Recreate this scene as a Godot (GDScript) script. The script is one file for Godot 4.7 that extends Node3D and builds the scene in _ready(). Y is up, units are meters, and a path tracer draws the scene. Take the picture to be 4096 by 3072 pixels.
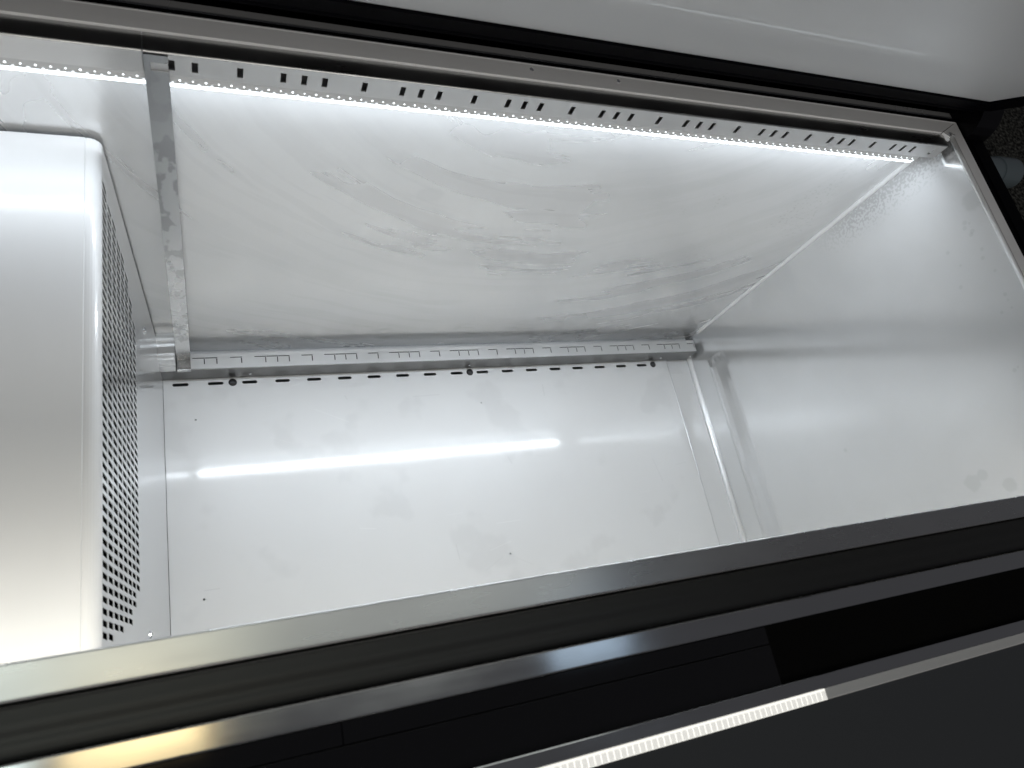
extends Node3D
# An open refrigerated counter seen from above its front edge: stainless well, LED strips, perforated
# evaporator cover, slotted rails, raised lid. Layout is written in units of 1.2 m with the well floor at
# y = -1 and the carpet at y = -1.2; v() turns that into metres with the carpet at height 0.

const S := 1.2
const XR := 0.818       # inner face of the end wall
const ZB := -0.4685     # inner face of the back wall
const ZF := -0.030      # inner face of the front wall
const YR := -0.437      # top of the rims
const XL := -0.42       # far left end, outside the frame
const YC := -1.2        # carpet
var M := {}

# ---------------------------------------------------------------- helpers
func v(x: float, y: float, z: float) -> Vector3:
	return Vector3(x * S, (y - YC) * S, z * S)

func start() -> SurfaceTool:
	var st := SurfaceTool.new()
	st.begin(Mesh.PRIMITIVE_TRIANGLES)
	st.set_smooth_group(-1)
	return st

func obj(called: String, st: SurfaceTool, mat: Material, parent: Node = null) -> MeshInstance3D:
	st.generate_normals()
	var o := MeshInstance3D.new()
	o.name = called
	o.mesh = st.commit()
	o.material_override = mat
	(parent if parent else self).add_child(o, true)
	return o

func thing(called: String, label: String, category: String, group := "") -> Node3D:
	var o := Node3D.new()
	o.name = called
	add_child(o, true)
	return tag(o, label, category, group)

func tag(o: Node3D, label: String, category: String, group := "") -> Node3D:
	o.set_meta("label", label)
	o.set_meta("category", category)
	if group:
		o.set_meta("group", group)
	return o

func tri(st: SurfaceTool, a: Vector3, b: Vector3, c: Vector3, ua: Vector2, ub: Vector2, uc: Vector2, out: Vector3) -> void:
	var n := (c - a).cross(b - a)
	if n.dot(out) < 0.0:
		var t := b; b = c; c = t
		var u := ub; ub = uc; uc = u
	st.set_uv(ua); st.add_vertex(a)
	st.set_uv(ub); st.add_vertex(b)
	st.set_uv(uc); st.add_vertex(c)

func quad(st: SurfaceTool, a: Vector3, b: Vector3, c: Vector3, d: Vector3, ua: Vector2, ub: Vector2, uc: Vector2, ud: Vector2, out: Vector3) -> void:
	tri(st, a, b, c, ua, ub, uc, out)
	tri(st, a, c, d, ua, uc, ud, out)

# a 2D outline swept along an axis: axis 0 -> outline is (z, y), 1 -> (x, z), 2 -> (x, y)
func at_axis(axis: int, p: Vector2, t: float) -> Vector3:
	return v(t, p.y, p.x) if axis == 0 else (v(p.x, t, p.y) if axis == 1 else v(p.x, p.y, t))

func sweep(st: SurfaceTool, axis: int, p: PackedVector2Array, t0: float, t1: float, closed := true, inward := false) -> void:
	var n := p.size()
	var mid := Vector2.ZERO
	for q in p: mid += q / n
	var turn := 0.0
	for i in n: turn += p[i].cross(p[(i + 1) % n])
	var way := 1.0 if turn > 0.0 else -1.0
	if inward: way = -way
	var run := 0.0
	for i in (n if closed else n - 1):
		var a := p[i]
		var b := p[(i + 1) % n]
		var w := a.distance_to(b)
		var nn := Vector2((b - a).y, -(b - a).x) * way
		var out := at_axis(axis, nn, 0.0) - at_axis(axis, Vector2.ZERO, 0.0)
		quad(st, at_axis(axis, a, t0), at_axis(axis, b, t0), at_axis(axis, b, t1), at_axis(axis, a, t1),
			Vector2(t0, run), Vector2(t0, run + w), Vector2(t1, run + w), Vector2(t1, run), out)
		run += w
	if closed:
		var ix := Geometry2D.triangulate_polygon(p)
		var axv := at_axis(axis, Vector2.ZERO, 1.0) - at_axis(axis, Vector2.ZERO, 0.0)
		for k in range(0, ix.size(), 3):
			for e in 2:
				var t := t1 if e else t0
				tri(st, at_axis(axis, p[ix[k]], t), at_axis(axis, p[ix[k + 1]], t), at_axis(axis, p[ix[k + 2]], t), p[ix[k]], p[ix[k + 1]], p[ix[k + 2]], axv * (1.0 if e else -1.0))

func outline(pts: Array, r := 0.0, steps := 4) -> PackedVector2Array:
	var out := PackedVector2Array()
	var n := pts.size()
	for i in n:
		var p: Vector2 = pts[i]
		var a: Vector2 = pts[(i + n - 1) % n]
		var b: Vector2 = pts[(i + 1) % n]
		var k := minf(r, 0.45 * minf(p.distance_to(a), p.distance_to(b)))
		if k <= 0.0:
			out.append(p)
			continue
		var s := p + (a - p).normalized() * k
		var e := p + (b - p).normalized() * k
		for j in steps + 1:
			var t := float(j) / steps
			out.append(s.lerp(p, t).lerp(p.lerp(e, t), t))
	return out

func rect(x0: float, x1: float, y0: float, y1: float, r := 0.0) -> PackedVector2Array:
	return outline([Vector2(x0, y0), Vector2(x1, y0), Vector2(x1, y1), Vector2(x0, y1)], r, 3)

func oval(cx: float, cy: float, rx: float, ry: float, n := 12) -> PackedVector2Array:
	var p := PackedVector2Array()
	for i in n: p.append(Vector2(cx + rx * cos(TAU * i / n), cy + ry * sin(TAU * i / n)))
	return p

func stadium(cx: float, cy: float, half: float, r: float) -> PackedVector2Array:
	var p := PackedVector2Array()
	for i in 9: p.append(Vector2(cx + half - r + r * cos(-PI / 2 + PI * i / 8), cy + r * sin(-PI / 2 + PI * i / 8)))
	for i in 9: p.append(Vector2(cx - half + r + r * cos(PI / 2 + PI * i / 8), cy + r * sin(PI / 2 + PI * i / 8)))
	return p

func hit(o: Vector2, d: Vector2, p: PackedVector2Array) -> Vector2:
	var best := 1e9
	for i in p.size():
		var a := p[i]
		var e := p[(i + 1) % p.size()] - a
		var den := d.cross(e)
		if absf(den) < 1e-14: continue
		var t := (a - o).cross(e) / den
		var s := (a - o).cross(d) / den
		if t > 0.0 and s > -1e-4 and s < 1.0001: best = minf(best, t)
	return o + d * best

# sheet metal with real openings. place(a, b) gives the point; bands = [[b0, b1, [[a0, a1, hole outline], ...]], ...]
func sheet(st: SurfaceTool, O: Vector3, A: Vector3, B: Vector3, back: Vector3, a0: float, a1: float, bands: Array) -> void:
	var P := func(q: Vector2) -> Vector3: return O + A * q.x + B * q.y
	for band in bands:
		var b0: float = band[0]
		var b1: float = band[1]
		var at := a0
		for c in band[2] + [[a1, a1, null]]:
			if c[0] > at + 1e-7:
				var q := [Vector2(at, b0), Vector2(c[0], b0), Vector2(c[0], b1), Vector2(at, b1)]
				quad(st, P.call(q[0]), P.call(q[1]), P.call(q[2]), P.call(q[3]), q[0], q[1], q[2], q[3], -back)
			at = c[1]
			if c[2] == null: continue
			var hole: PackedVector2Array = c[2]
			var cell := PackedVector2Array([Vector2(c[0], b0), Vector2(c[1], b0), Vector2(c[1], b1), Vector2(c[0], b1)])
			var mid := Vector2.ZERO
			for h in hole: mid += h / hole.size()
			var angles := []
			for h in hole: angles.append((h - mid).angle())
			for h in cell: angles.append((h - mid).angle())
			angles.sort()
			var inner := []
			var outer := []
			for g in angles:
				var d := Vector2.from_angle(g)
				inner.append(hit(mid, d, hole))
				outer.append(hit(mid, d, cell))
			for i in angles.size():
				var j := (i + 1) % angles.size()
				quad(st, P.call(inner[i]), P.call(outer[i]), P.call(outer[j]), P.call(inner[j]), inner[i], outer[i], outer[j], inner[j], -back)
				quad(st, P.call(inner[i]), P.call(inner[j]), P.call(inner[j]) + back, P.call(inner[i]) + back, inner[i], inner[j], inner[j], inner[i], P.call(mid) - P.call(inner[i]))

func dome(st: SurfaceTool, at: Vector3, up: Vector3, r: float, h: float, n := 14) -> void:
	var t := up.cross(Vector3(0.3, 0.5, 0.8)).normalized()
	var w := up.cross(t)
	var rows := 5
	for i in rows:
		for j in n:
			var q := []
			for c in [[i, j], [i + 1, j], [i + 1, j + 1], [i, j + 1]]:
				var e: float = PI / 2 * c[0] / rows
				var g: float = TAU * c[1] / n
				q.append(at + (t * cos(g) + w * sin(g)) * r * cos(e) + up * h * sin(e))
			quad(st, q[0], q[1], q[2], q[3], Vector2(0, 0), Vector2(1, 0), Vector2(1, 1), Vector2(0, 1), (q[0] + q[2]) / 2 - at + up * 0.0001)

func rod(st: SurfaceTool, a: Vector3, b: Vector3, r: float, n := 10) -> void:
	var d := (b - a).normalized()
	var t := d.cross(Vector3(0.31, 0.52, 0.79)).normalized()
	var w := d.cross(t)
	for j in n:
		var p := t * cos(TAU * j / n) + w * sin(TAU * j / n)
		var q := t * cos(TAU * (j + 1) / n) + w * sin(TAU * (j + 1) / n)
		quad(st, a + p * r, b + p * r, b + q * r, a + q * r, Vector2(0, 0), Vector2(1, 0), Vector2(1, 1), Vector2(0, 1), p + q)
		tri(st, a, a + p * r, a + q * r, Vector2(0, 0), Vector2(1, 0), Vector2(1, 1), -d)
		tri(st, b, b + p * r, b + q * r, Vector2(0, 0), Vector2(1, 0), Vector2(1, 1), d)

# ---------------------------------------------------------------- materials
func noise(sd: int, freq: float, oct := 4) -> FastNoiseLite:
	var n := FastNoiseLite.new()
	n.seed = sd
	n.noise_type = FastNoiseLite.TYPE_SIMPLEX_SMOOTH
	n.frequency = freq
	n.fractal_type = FastNoiseLite.FRACTAL_FBM
	n.fractal_octaves = oct
	return n

func metal(base: float, rough: float, aniso: float, coat: float, coat_rough: float, part := 1.0) -> StandardMaterial3D:
	var m := StandardMaterial3D.new()
	m.albedo_color = Color(base * 0.985, base * 0.994, base).linear_to_srgb()
	m.metallic = part
	m.roughness = rough
	if aniso != 0.0:
		m.anisotropy_enabled = true
		m.anisotropy = aniso
	if coat > 0.0:
		m.clearcoat_enabled = true
		m.clearcoat = coat
		m.clearcoat_roughness = coat_rough
	return m

func plain(c: Color, rough: float, spec := 0.5) -> StandardMaterial3D:
	var m := StandardMaterial3D.new()
	m.albedo_color = c.linear_to_srgb()
	m.roughness = rough
	m.metallic_specular = spec
	return m

func glow(c: Color, e: float) -> StandardMaterial3D:
	var m := plain(Color(0.8, 0.8, 0.8), 0.4)
	m.emission_enabled = true
	m.emission = c
	m.emission_energy_multiplier = e
	return m

# one pair of pictures (tint, roughness) over a rectangle of the sheet; f returns (tint, roughness)
func wear(m: StandardMaterial3D, w: int, h: int, u0: float, u1: float, v0: float, v1: float, f: Callable) -> void:
	var tint := Image.create_empty(w, h, false, Image.FORMAT_RGBF)
	var rough := Image.create_empty(w, h, false, Image.FORMAT_RF)
	for j in h:
		for i in w:
			var r: Vector2 = f.call(u0 + (u1 - u0) * (i + 0.5) / w, v0 + (v1 - v0) * (j + 0.5) / h)
			var t := clampf(r.x, 0.0, 1.0)
			tint.set_pixel(i, j, Color(t, t, t))
			rough.set_pixel(i, j, Color(r.y, r.y, r.y))
	m.albedo_texture = ImageTexture.create_from_image(tint)
	m.roughness_texture = ImageTexture.create_from_image(rough)
	m.roughness = 1.0
	m.roughness_texture_channel = BaseMaterial3D.TEXTURE_CHANNEL_RED
	m.uv1_scale = Vector3(1.0 / (u1 - u0), 1.0 / (v1 - v0), 1.0)
	m.uv1_offset = Vector3(-u0 / (u1 - u0), -v0 / (v1 - v0), 0.0)

func materials() -> void:
	var broad := noise(11, 6.0, 4)
	var fine := noise(12, 40.0, 3)
	var speck := noise(13, 190.0, 2)
	var swirl := noise(14, 1.0, 5)
	# back wall: wiping arcs round a point above the wall, drips and wet blotches near its foot
	var back := metal(0.80, 0.24, 0.0, 0.5, 0.10, 0.6)
	wear(back, 1024, 512, XL, XR, -1.0, -0.43, func(x: float, y: float) -> Vector2:
		var c := Vector2(x - 0.38, (y + 0.30)) 
		var r := c.length() + 0.012 * broad.get_noise_2d(x * 0.6, y * 0.6)
		var th := c.angle()
		var s := swirl.get_noise_2d(th * 0.55 + 3.0, r * 13.0)
		var s2 := swirl.get_noise_2d(th * 0.9 + 40.0, r * 40.0)
		var amount := smoothstep(-0.2, 0.25, broad.get_noise_2d(x * 0.45 + 5.0, y * 0.45)) * 0.6 + 0.4
		var smear := (smoothstep(0.02, 0.11, s) * 0.7 + smoothstep(0.08, 0.2, s2) * 0.45) * amount
		var t := 0.95 - 0.09 * smear + 0.03 * broad.get_noise_2d(x, y)
		var rg := 0.22 + 0.10 * smear
		if y < -0.90:
			var k := smoothstep(-0.90, -0.93, y)
			var wet := smoothstep(0.05, 0.30, fine.get_noise_2d(x * 0.5, y * 2.0)) * smoothstep(-0.15, 0.2, broad.get_noise_2d(x * 1.5, 3.0))
			t -= 0.07 * wet * k
			rg -= 0.05 * wet * k
		var drops := smoothstep(0.42, 0.5, speck.get_noise_2d(x * 0.7, y)) * smoothstep(0.45, 0.6, x) * smoothstep(0.0, 0.3, broad.get_noise_2d(x * 0.7 + 9.0, y * 0.7))
		t -= 0.12 * drops
		var d := Vector2((x - 0.234) / 0.017, (y + 0.612) / 0.013).length()
		t -= 0.05 * smoothstep(1.0, 0.75, d)
		return Vector2(t, clampf(rg, 0.08, 0.9)))
	M.back = back
	# end wall: water spots and dried spray
	var spots := [[-0.4468, -0.3771, 0.012], [-0.4655, -0.3589, 0.0028], [-0.4612, -0.3554, 0.0016], [-0.468, -0.3533, 0.0026], [-0.4618, -0.3454, 0.003], [-0.4645, -0.3425, 0.0025],
		[-0.461, -0.3208, 0.002], [-0.4978, -0.3388, 0.0025], [-0.4642, -0.3111, 0.0022], [-0.4904, -0.3173, 0.0016], [-0.4584, -0.2913, 0.002], [-0.5008, -0.2942, 0.0026], [-0.4597, -0.2617, 0.0024],
		[-0.4596, -0.2547, 0.0012], [-0.4595, -0.2453, 0.0016], [-0.4713, -0.2455, 0.002], [-0.4808, -0.1834, 0.0014], [-0.4855, -0.1818, 0.0022], [-0.5837, -0.0821, 0.010], [-0.5684, -0.0873, 0.007], [-0.543, -0.0691, 0.008], [-0.7406, -0.1742, 0.003]]
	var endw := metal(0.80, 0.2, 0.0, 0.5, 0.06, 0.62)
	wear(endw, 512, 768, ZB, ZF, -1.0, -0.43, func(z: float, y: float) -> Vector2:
		var t := 0.92 + 0.035 * broad.get_noise_2d(z * 0.8, y * 0.8)
		var rg := 0.13
		for s in spots:
			var d: float = Vector2(y - s[0], z - s[1]).length() / s[2]
			if d < 1.4:
				d += 0.2 * speck.get_noise_2d(z * 0.4, y * 0.4)
				t -= 0.075 * smoothstep(1.15, 0.75, d)
				rg -= 0.03 * smoothstep(1.05, 0.85, d)
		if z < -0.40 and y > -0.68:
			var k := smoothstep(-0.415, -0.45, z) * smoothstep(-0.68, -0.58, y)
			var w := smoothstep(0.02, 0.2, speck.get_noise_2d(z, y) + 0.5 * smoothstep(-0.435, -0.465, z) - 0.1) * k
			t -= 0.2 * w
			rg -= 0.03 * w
		return Vector2(t, clampf(rg, 0.08, 0.9)))
	M.endw = endw
	# floor panel
	var scratches := []
	var dice := RandomNumberGenerator.new()
	dice.seed = 77
	for k in 34:
		var a := Vector2(dice.randf_range(-0.04, 0.76), dice.randf_range(-0.42, -0.05))
		var g := dice.randf_range(-0.5, 0.5) + (PI / 2 if k % 3 == 0 else 0.0)
		scratches.append([a, a + Vector2.from_angle(g) * dice.randf_range(0.006, 0.05), dice.randf_range(-0.09, 0.05)])
	var floorm := metal(0.82, 0.34, -0.35, 1.0, 0.085, 0.27)
	wear(floorm, 768, 512, -0.05, XR, -0.44, ZF, func(x: float, z: float) -> Vector2:
		var t := 0.94 + 0.03 * broad.get_noise_2d(x * 0.6, z * 0.6 + 4.0)
		var rg := 0.42 + 0.05 * broad.get_noise_2d(x * 0.7 + 2.0, z * 0.7)
		var smudge := smoothstep(0.25, 0.5, broad.get_noise_2d(x * 1.2 + 6.0, z * 1.2)) 
		t -= 0.05 * smudge
		for k in scratches:
			var a: Vector2 = k[0]
			var b: Vector2 = k[1]
			if x > minf(a.x, b.x) - 0.002 and x < maxf(a.x, b.x) + 0.002 and z > minf(a.y, b.y) - 0.002 and z < maxf(a.y, b.y) + 0.002:
				var q := Geometry2D.get_closest_point_to_segment(Vector2(x, z), a, b)
				t += k[2] * smoothstep(0.0011, 0.0003, q.distance_to(Vector2(x, z)))
		return Vector2(t, rg))
	M.floor = floorm
	# brushed sheet of rails, rims, cover and post
	var br := func(base: float, rg0: float, an: float, coat: float, k: float, sd: float, part: float) -> StandardMaterial3D:
		var m := metal(base, rg0, an, coat, 0.1, part)
		wear(m, 512, 256, 0.0, 1.0, 0.0, 0.5, func(a: float, b: float) -> Vector2:
			var cl := broad.get_noise_2d(a * 1.6 + sd, b * 3.0)
			var ln := fine.get_noise_2d(a * 0.3 + sd, b * 25.0)
			return Vector2(0.93 + k * 0.5 * cl + 0.2 * k * ln, clampf(rg0 + k * cl + 0.3 * k * ln, 0.08, 0.9)))
		return m
	M.rail = br.call(0.72, 0.32, -0.4, 0.3, 0.06, 0.0, 0.7)
	M.lip = br.call(0.25, 0.36, -0.4, 0.0, 0.06, 24.0, 1.0)
	M.rim = br.call(0.95, 0.42, -0.6, 0.0, 0.05, 3.0, 0.06)
	M.front_rim = br.call(0.62, 0.28, -0.5, 0.0, 0.05, 21.0, 0.97)
	M.trim = br.call(0.62, 0.14, -0.5, 0.0, 0.05, 6.0, 1)
	M.cover = br.call(0.68, 0.48, -0.5, 0.6, 0.02, 9.0, 0.1)
	var post := metal(0.8, 0.25, 0.0, 0.0, 0.0, 1.0)
	wear(post, 768, 48, 0.43, 0.98, -0.03, 0.0, func(a: float, b: float) -> Vector2:
		var n1 := broad.get_noise_2d(a * 3.2 + 2.0, b * 6.0)
		var n2 := fine.get_noise_2d(a * 1.3, b * 1.6)
		var where := smoothstep(0.50, 0.56, a) * 0.7 + 0.3
		var blot := smoothstep(-0.05, 0.16, n1 + 0.35 * n2) * where
		var crust := smoothstep(0.1, 0.25, n2 + 0.3 * n1) * smoothstep(0.68, 0.76, a) * smoothstep(0.93, 0.86, a)
		return Vector2(clampf(0.74 - 0.22 * blot + 0.26 * crust + 0.24 * smoothstep(0.6, 0.8, a), 0.1, 1.0), clampf(0.24 + 0.10 * crust, 0.1, 0.8)))
	M.post = post
	M.grille = metal(0.62, 0.28, 0.0, 0.5, 0.08, 0.7)
	M.liner = br.call(0.60, 0.45, 0.0, 0.22, 0.02, 18.0, 0.1)
	M.liner.clearcoat_roughness = 0.03
	M.satin = metal(0.7, 0.4, 0.0, 0.0, 0.0, 0.6)
	M.inner = metal(0.5, 0.45, 0.0, 0.0, 0.0)
	M.weld = metal(0.85, 0.25, 0.0, 0.3, 0.1, 0.5)
	M.edge = metal(0.5, 0.5, 0.0, 0.0, 0.0, 0.5)
	M.band = br.call(0.42, 0.3, -0.4, 0.0, 0.06, 27.0, 1.0)
	M.screw = metal(0.75, 0.12, 0.0, 0.0, 0.0)
	M.dark = plain(Color(0.012, 0.012, 0.013), 0.6)
	M.black = plain(Color(0.003, 0.003, 0.003), 0.9, 0.1)
	M.rubber = plain(Color(0.014, 0.014, 0.016), 0.42)
	M.gasket = plain(Color(0.002, 0.002, 0.003), 0.5, 0.1)
	M.front_gasket = plain(Color(0.009, 0.009, 0.009), 0.42, 0.5)
	M.paint = plain(Color(0.003, 0.003, 0.004), 0.3, 0.3)
	M.glass_black = plain(Color(0.004, 0.004, 0.005), 0.06)
	M.panel_grey = plain(Color(0.024, 0.027, 0.031), 0.36, 0.45)
	M.plastic = plain(Color(0.55, 0.56, 0.57), 0.25)
	M.lens = glow(Color(0.93, 0.97, 1.0), 3.0)
	M.guide = glow(Color(0.95, 0.98, 1.0), 1.1)
	M.chip = glow(Color(0.95, 0.98, 1.0), 2.5)
	M.cell = glow(Color(1.0, 0.99, 0.96), 0.42)
	M.cell_lit = glow(Color(1.0, 0.99, 0.95), 0.75)
	M.pipe = plain(Color(0.16, 0.20, 0.22), 0.32)
	M.mat_pale = plain(Color(0.08, 0.09, 0.10), 0.7)
	var carpet := plain(Color(0.06, 0.06, 0.057), 0.95, 0.2)
	var nt := NoiseTexture2D.new()
	nt.width = 512; nt.height = 512; nt.seamless = true
	nt.noise = noise(31, 0.045, 4)
	carpet.uv1_triplanar = true
	carpet.uv1_world_triplanar = true
	carpet.uv1_scale = Vector3(2.5, 2.5, 2.5)
	carpet.albedo_texture = nt
	carpet.albedo_color = Color(0.62, 0.62, 0.59)
	carpet.heightmap_enabled = true
	carpet.heightmap_scale = 1.6
	carpet.heightmap_texture = nt
	M.carpet = carpet

# ---------------------------------------------------------------- scene
func _ready() -> void:
	var cam := Camera3D.new()
	cam.name = "camera"
	cam.fov = 55.47
	cam.near = 0.05
	cam.far = 60.0
	cam.transform = Transform3D(Basis(Vector3(0.91859013, 0.34477113, 0.19319688), Vector3(0.0463895, 0.39140317, -0.91904928), Vector3(-0.39247953, 0.8531919, 0.34354533)).orthonormalized(), v(0, 0, 0))
	var lens := CameraAttributesPhysical.new()
	lens.frustum_focal_length = 22.825
	lens.frustum_focus_distance = 1.08
	lens.frustum_near = 0.05
	lens.frustum_far = 60.0
	lens.exposure_aperture = 8.0
	cam.attributes = lens
	cam.fov = 55.47
	add_child(cam)
	var we := WorldEnvironment.new()
	we.name = "environment"
	var env := Environment.new()
	env.background_mode = Environment.BG_COLOR
	env.background_color = Color(0.06, 0.06, 0.065).linear_to_srgb()
	env.tonemap_mode = Environment.TONE_MAPPER_LINEAR
	env.tonemap_exposure = 1.08
	env.sdfgi_enabled = true
	env.ssao_enabled = true
	env.ssil_enabled = true
	we.environment = env
	add_child(we)
	materials()
	ceiling_light("long_white_ceiling_light", v(-0.36, 0.9, -0.25), Vector2(1.10, 0.36), Color(0.97, 1.0, 0.95), 0.15)
	ceiling_light("dim_white_ceiling_light", v(0.52, 0.9, -0.25), Vector2(0.90, 0.36), Color(0.98, 1.0, 0.98), 0.035)
	ceiling_light("small_white_ceiling_light", v(-0.60, 0.9, -0.005), Vector2(0.62, 0.13), Color(0.93, 1.0, 1.0), 0.075)
	ceiling_light("warm_ceiling_light", v(-0.15, 0.9, -0.005), Vector2(0.30, 0.13), Color(1.0, 0.89, 0.66), 0.034)
	ceiling_light("cool_ceiling_light", v(0.88, 0.9, -0.005), Vector2(0.26, 0.13), Color(0.80, 0.90, 1.0), 0.007)
	ceiling_light("distant_ceiling_light", v(0.3, 0.9, 2.2), Vector2(2.6, 0.9), Color(1.0, 0.98, 0.95), 5.5)
	background()
	cabinet()
	lid()
	front()
	floor_panel()
	evaporator_cover()
	rails()
	leds()

func ceiling_light(called: String, at: Vector3, size: Vector2, c: Color, energy: float) -> void:
	var t := thing(called, "rectangular %s in the room above the open counter" % called.replace("_", " "), "ceiling light")
	var st := start()
	var h := size / 2
	quad(st, at + Vector3(-h.x, 0.004, -h.y), at + Vector3(h.x, 0.004, -h.y), at + Vector3(h.x, 0.004, h.y), at + Vector3(-h.x, 0.004, h.y), Vector2.ZERO, Vector2.ZERO, Vector2.ZERO, Vector2.ZERO, Vector3.DOWN)
	obj("diffuser", st, glow(c, 0.6), t)
	var l := AreaLight3D.new()
	l.name = "lamp"
	l.area_size = size
	l.light_energy = energy
	l.light_color = c
	l.area_range = 8.0
	l.area_attenuation = 2.0
	l.shadow_enabled = true
	l.position = at
	l.rotation = Vector3(-PI / 2, 0, 0)
	t.add_child(l)

func background() -> void:
	var st := start()
	quad(st, v(-6, YC, -6), v(8, YC, -6), v(8, YC, 6), v(-6, YC, 6), Vector2.ZERO, Vector2.ZERO, Vector2.ZERO, Vector2.ZERO, Vector3.UP)
	obj("carpet_floor", st, M.carpet).set_meta("kind", "structure")
	var t := thing("drain_pipe", "short grey plastic pipe with a collar lying on dark carpet beside the counter", "pipe")
	var r := 0.046
	var y := YC + r + 0.004
	st = start()
	rod(st, v(1.8, y, -1.085), v(2.27, y, -1.085), r * S * 0.93, 32)
	obj("tube", st, M.pipe, t)
	st = start()
	rod(st, v(2.265, y, -1.085), v(2.345, y, -1.085), r * S, 32)
	rod(st, v(2.27, y, -1.085), v(2.3462, y, -1.085), r * S * 0.8, 32)
	obj("collar", st, M.pipe, t)

func cabinet() -> void:
	var t := thing("refrigerated_counter", "long stainless steel chilled counter with its black framed lid raised", "refrigerator")
	var st := start()
	# back wall with its openings-free sheet, foot ledge in front of it
	quad(st, v(XL, -1.05, ZB), v(XR, -1.05, ZB), v(XR, YR - 0.002, ZB), v(XL, YR - 0.002, ZB), Vector2(XL, -1.05), Vector2(XR, -1.05), Vector2(XR, YR), Vector2(XL, YR), Vector3.BACK)
	sweep(st, 0, rect(ZB - 0.03, ZB - 0.001, -1.05, YR - 0.003), XL, XR + 0.05)
	obj("back_wall", st, M.back, t)
	st = start()
	sweep(st, 0, rect(-0.4350, -0.4336, -1.04, -0.9735), XL, 0.8092)
	obj("ledge", st, M.lip, t)
	st = start()
	sweep(st, 0, rect(ZB, -0.4352, -0.9900, -0.9860), -0.0266, 0.8092)
	obj("ledge_shelf", st, M.satin, t)
	for x in [0.065, 0.39, 0.748]:
		st = start()
		dome(st, v(x, -0.9895, -0.4336), Vector3.BACK, 0.0022 * S, 0.0014 * S)
		obj("screw", st, M.screw, t)
	# rounded end of the ledge between the cover and the support post
	st = start()
	var p := PackedVector2Array([Vector2(ZB, -0.974), Vector2(-0.434, -0.974), Vector2(-0.434, -0.9565)])
	for i in 7:
		var g := PI / 2 * i / 6
		p.append(Vector2(-0.4465 + 0.0115 * cos(g) , -0.955 + 0.0125 * sin(g)))
	p.append(Vector2(-0.456, -0.9425))
	for i in 6:
		var g := PI / 2 * i / 5
		p.append(Vector2(-0.456 - 0.0125 * sin(g), -0.93 - 0.0125 * cos(g)))
	sweep(st, 0, p, XL, -0.0282)
	obj("rounded_ledge", st, M.weld, t)
	# end wall with a shallow pressed bead near its foot
	st = start()
	var prof := [Vector2(XR, -1.05), Vector2(XR, -0.957), Vector2(XR - 0.006, -0.947), Vector2(XR - 0.0075, -0.941), Vector2(XR - 0.006, -0.933), Vector2(XR - 0.0025, -0.921), Vector2(XR - 0.0006, -0.913), Vector2(XR, -0.908), Vector2(XR, YR - 0.002)]
	for i in prof.size() - 1:
		var a: Vector2 = prof[i]
		var b: Vector2 = prof[i + 1]
		for s in [[ZB, -0.412, XR, XR], [-0.412, -0.392, XR, 0.0], [-0.392, ZF, 0.0, 0.0]]:
			var ax: float = s[2] if s[2] > 0.0 else a.x
			var bx: float = s[2] if s[2] > 0.0 else b.x
			var cx: float = s[3] if s[3] > 0.0 else b.x
			var dx: float = s[3] if s[3] > 0.0 else a.x
			quad(st, v(ax, a.y, s[0]), v(bx, b.y, s[0]), v(cx, b.y, s[1]), v(dx, a.y, s[1]), Vector2(s[0], a.y), Vector2(s[0], b.y), Vector2(s[1], b.y), Vector2(s[1], a.y), Vector3.LEFT)
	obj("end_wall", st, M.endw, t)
	st = start()
	sweep(st, 2, rect(XR + 0.008, 0.872, -1.16, YR - 0.004), -0.52, 0.0)
	obj("outer_end_panel", st, M.paint, t)
	# seams
	st = start()
	rod(st, v(XR - 0.0012, -0.96, ZB + 0.0012), v(XR - 0.0012, YR - 0.01, ZB + 0.0012), 0.0036 * S, 12)
	obj("corner_weld", st, M.weld, t)
	st = start()
	rod(st, v(XR - 0.001, -1.0025, -0.44), v(XR - 0.001, -1.0025, ZF), 0.0062 * S, 14)
	obj("base_weld", st, M.weld, t)
	st = start()
	sweep(st, 0, rect(-0.4336, ZF, -1.012, -1.003), 0.752, XR)
	obj("floor_edge", st, M.floor, t)
	st = start()
	sweep(st, 0, rect(ZB, ZF, -1.06, -1.05), XL, XR)
	obj("tub_base", st, M.inner, t)
	st = start()
	sweep(st, 0, rect(-0.030, -0.0264, -1.05, YR - 0.003), XL, XR)
	obj("front_wall", st, M.satin, t)
	st = start()
	sweep(st, 2, rect(XL - 0.02, XL, -1.05, YR - 0.003), ZB, ZF)
	obj("left_wall", st, M.inner, t)
	# rims, mitred at the far corner
	st = start()
	sweep(st, 1, PackedVector2Array([Vector2(XL, -0.4813), Vector2(0.8375, -0.4813), Vector2(0.8055, -0.4637), Vector2(XL, -0.4637)]), YR - 0.006, YR)
	rod(st, v(XL, YR - 0.0008, -0.4813), v(0.838, YR - 0.0008, -0.4813), 0.0012 * S, 8)
	obj("rear_rim", st, M.rim, t)
	for x in [0.2829, 0.3721]:
		st = start()
		rod(st, v(x, YR - 0.001, -0.4749), v(x, YR + 0.0003, -0.4749), 0.0019 * S, 12)
		obj("screw", st, M.screw, t)
	st = start()
	sweep(st, 1, PackedVector2Array([Vector2(0.8395, -0.4813), Vector2(0.8395, -0.02), Vector2(0.820, -0.02), Vector2(0.820, -0.455), Vector2(0.8068, -0.4634), Vector2(0.8383, -0.4812)]), YR - 0.006, YR)
	obj("end_rim", st, M.rim, t)
	st = start()
	rod(st, v(0.8185, YR - 0.0005, -0.458), v(0.8185, YR - 0.0005, -0.02), 0.0028 * S, 12)
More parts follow.
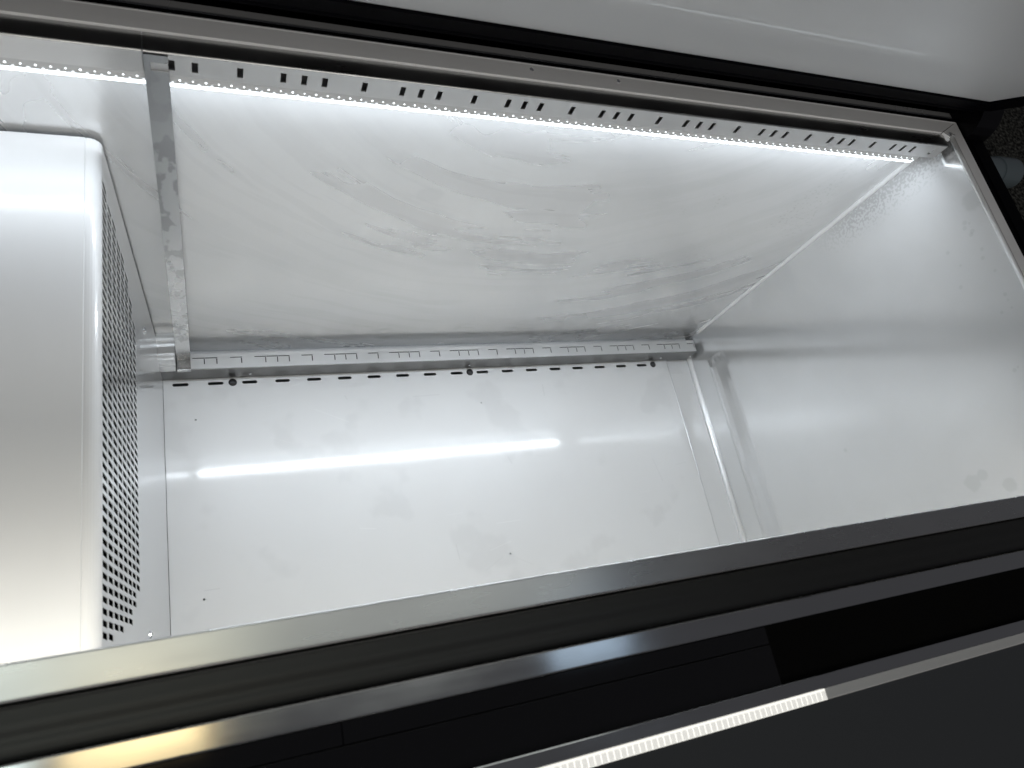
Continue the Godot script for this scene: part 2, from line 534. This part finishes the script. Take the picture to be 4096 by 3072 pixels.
	dome(st, v(0.8185, YR - 0.0005, -0.458), Vector3.FORWARD, 0.0042 * S, 0.004 * S)
	obj("rolled_edge", st, M.weld, t)
	st = start()
	sweep(st, 0, outline([Vector2(-0.0444, -0.4465), Vector2(-0.0263, -0.4465), Vector2(-0.0263, YR), Vector2(-0.0444, YR)], 0.0012, 3), XL, 0.86)
	obj("front_rim", st, M.front_rim, t)
	# black plastic frame round the opening
	st = start()
	sweep(st, 0, outline([Vector2(-0.560, -0.52), Vector2(-0.4826, -0.52), Vector2(-0.4826, YR), Vector2(-0.4865, YR), Vector2(-0.4875, -0.447), Vector2(-0.520, -0.449), Vector2(-0.522, -0.40), Vector2(-0.560, -0.40)], 0.0006, 2), XL, 0.874)
	obj("rear_gasket", st, M.gasket, t)
	st = start()
	sweep(st, 2, outline([Vector2(0.8402, -0.47), Vector2(0.874, -0.47), Vector2(0.874, -0.4385), Vector2(0.8725, -0.437), Vector2(0.8515, -0.437), Vector2(0.8500, -0.4385), Vector2(0.8405, -0.4385), Vector2(0.8402, -0.4395)]), -0.4820, -0.02)
	obj("end_frame", st, M.gasket, t)
	st = start()
	sweep(st, 0, outline([Vector2(-0.0256, -0.46), Vector2(0.0002, -0.46), Vector2(0.0002, -0.4400), Vector2(-0.0060, -0.4396), Vector2(-0.0100, -0.4402), Vector2(-0.0150, -0.4397), Vector2(-0.0200, -0.4403), Vector2(-0.0256, -0.4408)], 0.003, 5), XL, 0.874)
	obj("front_gasket", st, M.front_gasket, t)

# the lid is hinged along the rear and stands open at 56 degrees; w runs up its inner face, t out of it
func on_lid(w: float, t: float) -> Vector2:   # (z, y)
	return Vector2(-0.459 + 0.5592 * w + 0.8290 * t, -0.382 + 0.8290 * w - 0.5592 * t)

func lid_bar(st: SurfaceTool, w0: float, w1: float, t0: float, t1: float, x0: float, x1: float, r := 0.002) -> void:
	sweep(st, 0, outline([on_lid(w0, t0), on_lid(w1, t0), on_lid(w1, t1), on_lid(w0, t1)], r, 4), x0, x1)

func lid() -> void:
	var t := get_node("refrigerated_counter")
	var l := Node3D.new()
	l.name = "lid"
	t.add_child(l, true)
	l.set_meta("label", "raised lid with a pale steel lining and black frame")
	var st := start()
	var q := [on_lid(0, 0), on_lid(0.50, 0)]
	quad(st, v(XL, q[0].y, q[0].x), v(0.812, q[0].y, q[0].x), v(0.812, q[1].y, q[1].x), v(XL, q[1].y, q[1].x), Vector2(XL, 0), Vector2(0.812, 0), Vector2(0.812, 0.5), Vector2(XL, 0.5), Vector3(0, -0.56, 0.83))
	obj("lining", st, M.liner, l)
	st = start()
	lid_bar(st, -0.03, 0.52, -0.045, -0.002, XL, 0.846)
	obj("outer_shell", st, M.paint, l)
	st = start()
	lid_bar(st, -0.030, 0.0, -0.001, 0.0025, XL, 0.85, 0.001)
	obj("bottom_frame", st, M.gasket, l)
	st = start()
	lid_bar(st, -0.0290, 0.52, -0.046, 0.0026, 0.8105, 0.851, 0.001)
	obj("side_frame", st, M.gasket, l)
	st = start()
	var a := on_lid(-0.0395, -0.006)
	rod(st, v(XL, a.y, a.x), v(0.85, a.y, a.x), 0.0085 * S, 18)
	obj("hinge", st, M.gasket, l)
	st = start()
	var p := PackedVector2Array([Vector2(-0.50, -0.47), Vector2(-0.478, -0.47)])
	for i in 9:
		var g := -0.3 + (PI / 2 + 0.3) * i / 8
		p.append(Vector2(-0.500 + 0.042 * cos(g), -0.437 + 0.042 * sin(g)))
	p.append(Vector2(-0.53, -0.40))
	p.append(Vector2(-0.53, -0.47))
	sweep(st, 0, p, 0.842, 0.876)
	obj("hinge_cover", st, M.paint, t)

func front() -> void:
	var t := get_node("refrigerated_counter")
	var st := start()
	sweep(st, 0, outline([Vector2(0.0006, -0.452), Vector2(0.0140, -0.452), Vector2(0.0140, YR), Vector2(0.0006, YR)], 0.001, 3), XL, 0.874)
	obj("front_trim", st, M.trim, t)
	# black glass deck in pieces with narrow joints
	for d in [[XL, 0.0612, 0.0144, 0.0259], [0.0618, 0.353, 0.0144, 0.0259], [XL, 0.353, 0.0264, 0.0524]]:
		st = start()
		sweep(st, 0, outline([Vector2(d[2], -0.446), Vector2(d[3], -0.446), Vector2(d[3], -0.4392), Vector2(d[2], -0.4392)], 0.0005, 2), d[0], d[1])
		obj("glass_deck", st, M.glass_black, t)
	st = start()
	sweep(st, 0, outline([Vector2(0.0144, -0.446), Vector2(0.0524, -0.446), Vector2(0.0524, -0.4394), Vector2(0.0144, -0.4394)], 0.0005, 2), 0.3533, 0.874)
	obj("dark_deck", st, M.black, t)
	st = start()
	sweep(st, 0, rect(0.0142, 0.0526, -0.452, -0.4465), XL, 0.874)
	obj("deck_base", st, M.black, t)
	st = start()
	sweep(st, 0, outline([Vector2(0.0526, -0.452), Vector2(0.0615, -0.452), Vector2(0.0615, YR), Vector2(0.0526, YR)], 0.0008, 3), XL, 0.874)
	obj("outer_trim", st, M.trim, t)
	st = start()
	sweep(st, 0, outline([Vector2(0.0617, -0.452), Vector2(0.0688, -0.452), Vector2(0.0693, -0.4410), Vector2(0.0686, -0.4400), Vector2(0.0617, -0.4396)], 0.0005, 3), XL, 0.874)
	obj("edge_trim", st, M.edge, t)
	st = start()
	sweep(st, 0, PackedVector2Array([Vector2(0.0692, -0.4425), Vector2(0.33, -0.70), Vector2(0.33, -1.19), Vector2(0.06, -1.19), Vector2(0.06, -0.4525)]), XL, 0.95)
	obj("front_panel", st, M.panel_grey, t)
	var s := thing("led_light_strip", "pale ribbed LED light strip along the outer front edge of the counter", "light")
	st = start()
	var o := v(0, -0.4393, 0.0619)
	var up := v(0, -0.4396, 0.0688) - o
	var nn := Vector3(0, 0.0004, 0)
	var x0 := 0.07
	var x1 := 0.387
	sweep(st, 0, rect(0.0619, 0.0688, -0.4400, -0.4390), x0, x1)
	obj("backing", st, M.cell_lit, s)
	var first: Mesh = null
	for i in 71:
		if first == null:
			st = start()
			sweep(st, 0, outline([Vector2(0.0631, -0.4390), Vector2(0.0686, -0.4390), Vector2(0.0684, -0.4386), Vector2(0.0633, -0.4386)]), 0.0, 0.00385)
			st.generate_normals()
			first = st.commit()
		var c := MeshInstance3D.new()
		c.name = "cell"
		c.mesh = first
		c.material_override = M.cell
		c.position.x = (x0 + 0.0006 + 0.00446 * i) * S
		s.add_child(c, true)
	var l := AreaLight3D.new()
	l.name = "lamp"
	l.area_size = Vector2((x1 - x0) * S, 0.0066 * S)
	l.light_energy = 0.0012
	l.light_color = Color(1.0, 0.99, 0.95)
	l.area_range = 6.0
	l.area_attenuation = 2.0
	l.shadow_enabled = true
	l.position = v((x0 + x1) / 2, -0.4378, 0.0653)
	l.rotation = Vector3(-PI / 2 + PI, 0, 0)
	s.add_child(l)

func floor_panel() -> void:
	var t := thing("floor_panel", "wide removable brushed steel floor panel with a row of slots at its back", "floor panel")
	var st := start()
	var cells := []
	for k in 19:
		var x := -0.0244 + 0.0445 * k - 0.0000687 * k * k
		if x > 0.72: continue
		cells.append([x - 0.0150, x + 0.0150, stadium(x, -0.4258, 0.01, 0.0023)])
	var tiny := func(z: float) -> Array:
		var out := []
		for x in [-0.0075, 0.4018]: out.append([x - 0.003, x + 0.003, oval(x, z, 0.0014, 0.0014, 10)])
		return out
	sheet(st, v(0, -1, 0), Vector3(S, 0, 0), Vector3(0, 0, S), Vector3(0, -0.0016, 0), -0.0455, 0.7655, [[-0.4334, -0.4300, []], [-0.4300, -0.4215, cells], [-0.4215, -0.377, []], [-0.377, -0.371, tiny.call(-0.3738)], [-0.371, -0.141, []], [-0.141, -0.135, tiny.call(-0.138)], [-0.135, ZF, []]])
	quad(st, v(0.7655, -1, -0.4334), v(0.7655, -1, ZF), v(0.7662, -1.0028, ZF), v(0.7662, -1.0028, -0.4334), Vector2(0.7655, -0.4334), Vector2(0.7655, ZF), Vector2(0.766, ZF), Vector2(0.766, -0.4334), Vector3.RIGHT)
	obj("panel", st, M.floor, t)
	st = start()
	rod(st, v(0.7655, -1.0006, -0.4330), v(0.7655, -1.0006, ZF), 0.0011 * S, 10)
	obj("folded_edge", st, M.rail, t)
	var names := ["left", "middle", "right"]
	var i := 0
	for x in [0.0420, 0.3924, 0.7354]:
		st = start()
		st.set_smooth_group(0)
		dome(st, v(x, -0.9998, -0.4262), Vector3.UP, 0.0056 * S, 0.0028 * S, 18)
		var beside: String = ["near the grey support post", "at the middle of the floor slots", "at the right end of the floor slots"][i]
		tag(obj("rubber_plug", st, M.rubber), "round black rubber plug %s" % beside, "plug", "black plugs in the floor panel")
		i += 1

func evaporator_cover() -> void:
	var t := thing("evaporator_cover", "big pale steel fan cover with perforated side at the left of the well", "cover")
	var st := start()
	var p := PackedVector2Array([Vector2(XL, -0.558), Vector2(-0.0782, -0.558), Vector2(-0.0778, -0.5588)])
	for i in 9:
		var g := PI / 2 - (PI / 2 + 0.047) * i / 8
		p.append(Vector2(-0.0760 + 0.0094 * cos(g), -0.5682 + 0.0094 * sin(g)))
	sweep(st, 2, p, -0.4640, -0.050, false)
	obj("top_cover", st, M.cover, t)
	st = start()
	sweep(st, 2, PackedVector2Array([Vector2(XL, -0.5585), Vector2(-0.0786, -0.5585), Vector2(-0.0690, -0.568), Vector2(-0.048, -0.999), Vector2(XL, -0.999)]), -0.4628, -0.4612)
	obj("rear_panel", st, M.cover, t)
	var top := p[p.size() - 1]
	var B2 := Vector2(-0.0459, -1.0) - top
	var L := B2.length()
	B2 /= L
	var out := Vector3(B2.y, -B2.x, 0) * -1.0
	if out.x < 0.0: out = -out
	var along := func(y: float) -> float: return (top.y - y) / -B2.y
	var ends := [[-0.431, -0.064], [-0.431, -0.064], [-0.431, -0.0720], [-0.4240, -0.0720], [-0.4240, -0.0805], [-0.4175, -0.0805], [-0.402, -0.0965], [-0.388, -0.112]]
	var bands := []
	var b := 0.0
	for c in 8:
		var y0 := -0.5690 - 0.0228 * c
		var b0: float = along.call(y0)
		var b1: float = along.call(y0 - 0.0184)
		if b0 > b: bands.append([b, b0 - 0.0012, []])
		var cells := []
		for j in 47:
			var z := -0.4303 + 0.00788 * j - 0.00107 * c
			if z < ends[c][0] or z + 0.0033 > ends[c][1]: continue
			cells.append([z - 0.0016, z + 0.0062, outline([Vector2(z, b0), Vector2(z + 0.0045, b0), Vector2(z + 0.0045, b1), Vector2(z, b1)], 0.0010, 2)])
		bands.append([maxf(b, b0 - 0.0012), b1 + 0.0012, cells])
		b = b1 + 0.0012
	bands.append([b, L, []])
	st = start()
	sheet(st, v(top.x, top.y, 0), Vector3(0, 0, S), Vector3(B2.x, B2.y, 0) * S, -out * 0.0007, -0.4640, -0.050, bands)
	obj("grille", st, M.grille, t)
	for s in [[-0.8149, -0.4147], [-0.8118, -0.0868]]:
		st = start()
		var bb: float = along.call(s[0])
		dome(st, v(top.x + B2.x * bb, top.y + B2.y * bb, s[1]), out, 0.0040 * S, 0.0026 * S)
		obj("screw", st, M.screw, t)
	st = start()
	sweep(st, 2, PackedVector2Array([Vector2(-0.30, -0.575), Vector2(-0.095, -0.575), Vector2(-0.070, -0.99), Vector2(-0.30, -0.99)]), -0.455, -0.056)
	obj("fan_chamber", st, M.black, t)
	st = start()
	for k in 5:
		rod(st, v(-0.0815, -0.66 - 0.0015 * k, -0.45), v(-0.0815, -0.66 - 0.0015 * k, -0.06), 0.0006 * S, 6)
	obj("cable", st, M.screw, t)

func rails() -> void:
	# upper rail under the rear rim, in two lengths
	var t := thing("slotted_rail", "long upper steel rail with a row of dark rectangular slots", "rail")
	var st := start()
	var zf := -0.446
	var y0 := -0.4394
	var y1 := -0.4608
	var cells := []
	for n in range(-1, 51):
		if not (posmod(n, 6) in [0, 2, 4, 5]): continue
		var x := (0.0074 + 0.01564 * n) * 1.0056
		cells.append([x - 0.0070, x + 0.0070, PackedVector2Array([Vector2(x - 0.0022, -0.4458), Vector2(x + 0.0022, -0.4458), Vector2(x + 0.0022, -0.4554), Vector2(x - 0.0022, -0.4554)])])
	sheet(st, v(0, -YC * 0.0, zf) - Vector3(0, 0, 0), Vector3(S, 0, 0), Vector3(0, S, 0), Vector3(0, 0, -0.0016), -0.0265, 0.8092, [[y0 - 0.0014, -0.4450, []], [-0.4450, -0.4562, cells], [-0.4562, y1, []]])
	var bend := PackedVector2Array([Vector2(zf, y0 - 0.0014)])
	for i in range(1, 5): bend.append(Vector2(zf - 0.0014 + 0.0014 * cos(PI / 2 * i / 4), y0 - 0.0014 + 0.0014 * sin(PI / 2 * i / 4)))
	bend.append(Vector2(-0.4637, y0 - 0.0002))
	bend.append(Vector2(-0.4640, y0 - 0.010))
	obj("rail_face", st, M.rail, t)
	st = start()
	sweep(st, 0, bend, -0.0265, 0.8092, false, true)
	obj("rail_top", st, M.band, t)
	st = start()
	sweep(st, 0, rect(-0.4675, zf - 0.0016, y1, y1 + 0.0008), -0.0265, 0.8085)
	obj("bottom_flange", st, M.rail, t)
	st = start()
	sweep(st, 0, rect(-0.4665, -0.4655, y1 + 0.001, y0 - 0.004), -0.0265, 0.808)
	obj("inner_strip", st, M.dark, t)
	st = start()
	var xt := (0.0074 + 0.01564 * 50) * 1.0056
	sweep(st, 2, rect(xt - 0.0018, xt + 0.0022, -0.4535, -0.4458), zf - 0.001, zf - 0.0003)
	obj("locking_tab", st, M.rail, t)
	t = thing("slotted_rail", "short plain upper steel rail left of the support post", "rail")
	st = start()
	sweep(st, 0, rect(-0.4655, zf, y1, y0 - 0.0014), XL, -0.0272)
	obj("rail_face", st, M.rail, t)
	st = start()
	sweep(st, 0, bend, XL, -0.0272, false, true)
	obj("rail_top", st, M.band, t)
	# lower rail with corner shaped slots
	t = thing("divider_rail", "low steel rail with a row of corner shaped slots along the back wall", "rail")
	st = start()
	var yt := -0.9663
	var back_z := -0.4556
	var long_cells := []
	var short_cells := []
	for m in 52:
		if not (posmod(m, 6) in [0, 1, 3, 5]): continue
		var x := 0.0068 + 0.0157 * m
		long_cells.append([x - 0.0150, x + 0.0007, rect(x - 0.0146, x + 0.0006, -0.4498, -0.4485)])
		short_cells.append([x - 0.0010, x + 0.0008, rect(x - 0.0007, x + 0.0006, -0.4481, -0.4401)])
	sheet(st, v(0, yt, 0), Vector3(S, 0, 0), Vector3(0, 0, S), Vector3(0, -0.0007, 0), -0.0266, 0.8092, [[back_z, -0.4500, []], [-0.4500, -0.4483, long_cells], [-0.4483, -0.4398, short_cells], [-0.4398, -0.4339, []]])
	obj("rail_top", st, M.rail, t)
	st = start()
	var lip := PackedVector2Array([Vector2(-0.4339, yt)])
	for i in range(1, 5): lip.append(Vector2(-0.4339 + 0.0014 * sin(PI / 2 * i / 4), yt - 0.0014 + 0.0014 * cos(PI / 2 * i / 4)))
	lip.append(Vector2(-0.4325, -0.9815))
	lip.append(Vector2(-0.4333, -0.9815))
	sweep(st, 0, lip, -0.0266, 0.8092, false, true)
	quad(st, v(-0.0266, yt, back_z), v(0.8092, yt, back_z), v(0.8092, -0.99, back_z), v(-0.0266, -0.99, back_z), Vector2(0, 0), Vector2(0.8, 0), Vector2(0.8, 0.02), Vector2(0, 0.02), Vector3.FORWARD)
	obj("rail_lip", st, M.lip, t)
	st = start()
	sweep(st, 0, rect(back_z + 0.0006, -0.4350, -0.9715, -0.9695), -0.0255, 0.808)
	obj("inner_strip", st, M.dark, t)
	for x in [-0.0262, 0.8086]:
		st = start()
		quad(st, v(x, yt - 0.0004, back_z), v(x, yt - 0.0004, -0.4332), v(x, -0.9815, -0.4332), v(x, -0.9815, back_z), Vector2(0, 0), Vector2(0.02, 0), Vector2(0.02, 0.02), Vector2(0, 0.02), Vector3.RIGHT if x > 0 else Vector3.LEFT)
		obj("end_plate", st, M.rail, t)
	# support post
	t = thing("support_post", "grey stained upright steel post between upper and lower rails", "post")
	st = start()
	var pz := func(y: float) -> float: return lerpf(-0.4473, -0.4492, (y + 0.4408) / (-0.9655 + 0.4408))
	var xs := [-0.0265, -0.0102]
	var face := [Vector2(-0.0265, -0.4408), Vector2(-0.0102, -0.4408), Vector2(-0.0102, -0.4478), Vector2(-0.0222, -0.4478), Vector2(-0.0222, -0.4560), Vector2(-0.0102, -0.4560), Vector2(-0.0102, -0.4660), Vector2(-0.0100, -0.9655), Vector2(-0.0268, -0.9655)]
	var fp := PackedVector2Array(face)
	var ix := Geometry2D.triangulate_polygon(fp)
	var lift := 0.0032
	for k in range(0, ix.size(), 3):
		var c := []
		for e in 3:
			var q := fp[ix[k + e]]
			c.append(v(q.x, q.y, pz.call(q.y) + lift))
		tri(st, c[0], c[1], c[2], Vector2(-fp[ix[k]].y, fp[ix[k]].x), Vector2(-fp[ix[k + 1]].y, fp[ix[k + 1]].x), Vector2(-fp[ix[k + 2]].y, fp[ix[k + 2]].x), Vector3.BACK)
	for i in fp.size():
		var a := fp[i]
		var e := fp[(i + 1) % fp.size()]
		var za: float = pz.call(a.y) + lift
		var ze: float = pz.call(e.y) + lift
		var d := 0.0012 if a.y > -0.50 and e.y > -0.50 else 0.010
		quad(st, v(a.x, a.y, za), v(e.x, e.y, ze), v(e.x, e.y, ze - d), v(a.x, a.y, za - d), Vector2(-a.y, 0), Vector2(-e.y, 0), Vector2(-e.y, 0.01), Vector2(-a.y, 0.01), v(e.y - a.y, a.x - e.x, 0) - v(0, 0, 0))
	obj("upright", st, M.post, t)
	st = start()
	sweep(st, 2, rect(-0.0216, -0.0105, -0.4557, -0.4482), pz.call(-0.45) + 0.0006, pz.call(-0.45) + 0.0014)
	obj("hook_tab", st, M.rail, t)
	st = start()
	sweep(st, 0, outline([Vector2(-0.4492, -0.9661), Vector2(-0.4328, -0.9661), Vector2(-0.4318, -0.9705), Vector2(-0.4312, -0.9700), Vector2(-0.4322, -0.9650), Vector2(-0.4492, -0.9650)], 0.0006, 3), -0.0268, -0.0100)
	obj("foot", st, M.post, t)

func leds() -> void:
	led("upper LED light strip glowing under the long slotted rail", -0.0165, 0.7905, -0.4485, -0.461, true)
	led("LED light strip glowing at the top left, left of the support post", XL, -0.0132, -0.4485, -0.461, true)
	led("LED light strip hidden under the front rim of the counter", XL + 0.02, 0.79, -0.0425, -0.4475, false)

func led(label: String, x0: float, x1: float, zf: float, yt: float, at_back: bool) -> void:
	var t := thing("led_light", label, "light", "LED strips inside the counter")
	var d := -1.0 if at_back else 1.0     # the housing reaches from its face zf towards the wall
	var st := start()
	sweep(st, 0, rect(zf + d * 0.0112, zf, yt - 0.0079, yt, 0.0006), x0, x1)
	obj("housing", st, M.plastic, t)
	st = start()
	sweep(st, 0, rect(zf + d * 0.0106, zf + d * 0.0004, yt - 0.0104, yt - 0.0083, 0.0003), x0, x1)
	obj("reflector", st, M.plastic, t)
	st = start()
	sweep(st, 0, rect(zf + d * 0.0110, zf, yt - 0.0140, yt - 0.0105, 0.0014), x0, x1 - 0.004)
	obj("lens", st, M.lens, t)
	var n := int((x1 - x0) / 0.00914)
	for part in 2:
		st = start()
		for i in n:
			var x := x0 + 0.004 + 0.00914 * i
			if part == 0:
				dome(st, v(x, yt - 0.0061, zf), Vector3(0, 0, -d), (0.0007 + 0.00015 * sin(i * 2.7)) * S, 0.0006 * S, 8)
			else:
				sweep(st, 0, rect(zf - 0.00025, zf + 0.00035, yt - 0.0105, yt - 0.0082), x + 0.0035, x + 0.0049)
		var o := obj("led_chip" if part == 0 else "light_guide", st, M.chip if part == 0 else M.guide, t)
		o.set_meta("kind", "stuff")
	var l := AreaLight3D.new()
	l.name = "lamp"
	l.area_size = Vector2((x1 - x0 - 0.004) * S, 0.0100 * S)
	l.light_energy = (0.34 if at_back else 0.125) * (x1 - x0) / 0.8 * (0.3 if at_back and x0 < -0.1 else 1.0)
	l.light_color = Color(0.93, 0.965, 1.0) if at_back else Color(1.0, 0.965, 0.90)
	l.area_range = 6.0
	l.area_attenuation = 2.0
	l.shadow_enabled = true
	l.position = v((x0 + x1 - 0.004) / 2, yt - 0.0143, zf + d * 0.0055)
	l.rotation = Vector3(-PI / 2 + (-0.75 if at_back else 0.35), 0, 0)
	t.add_child(l)
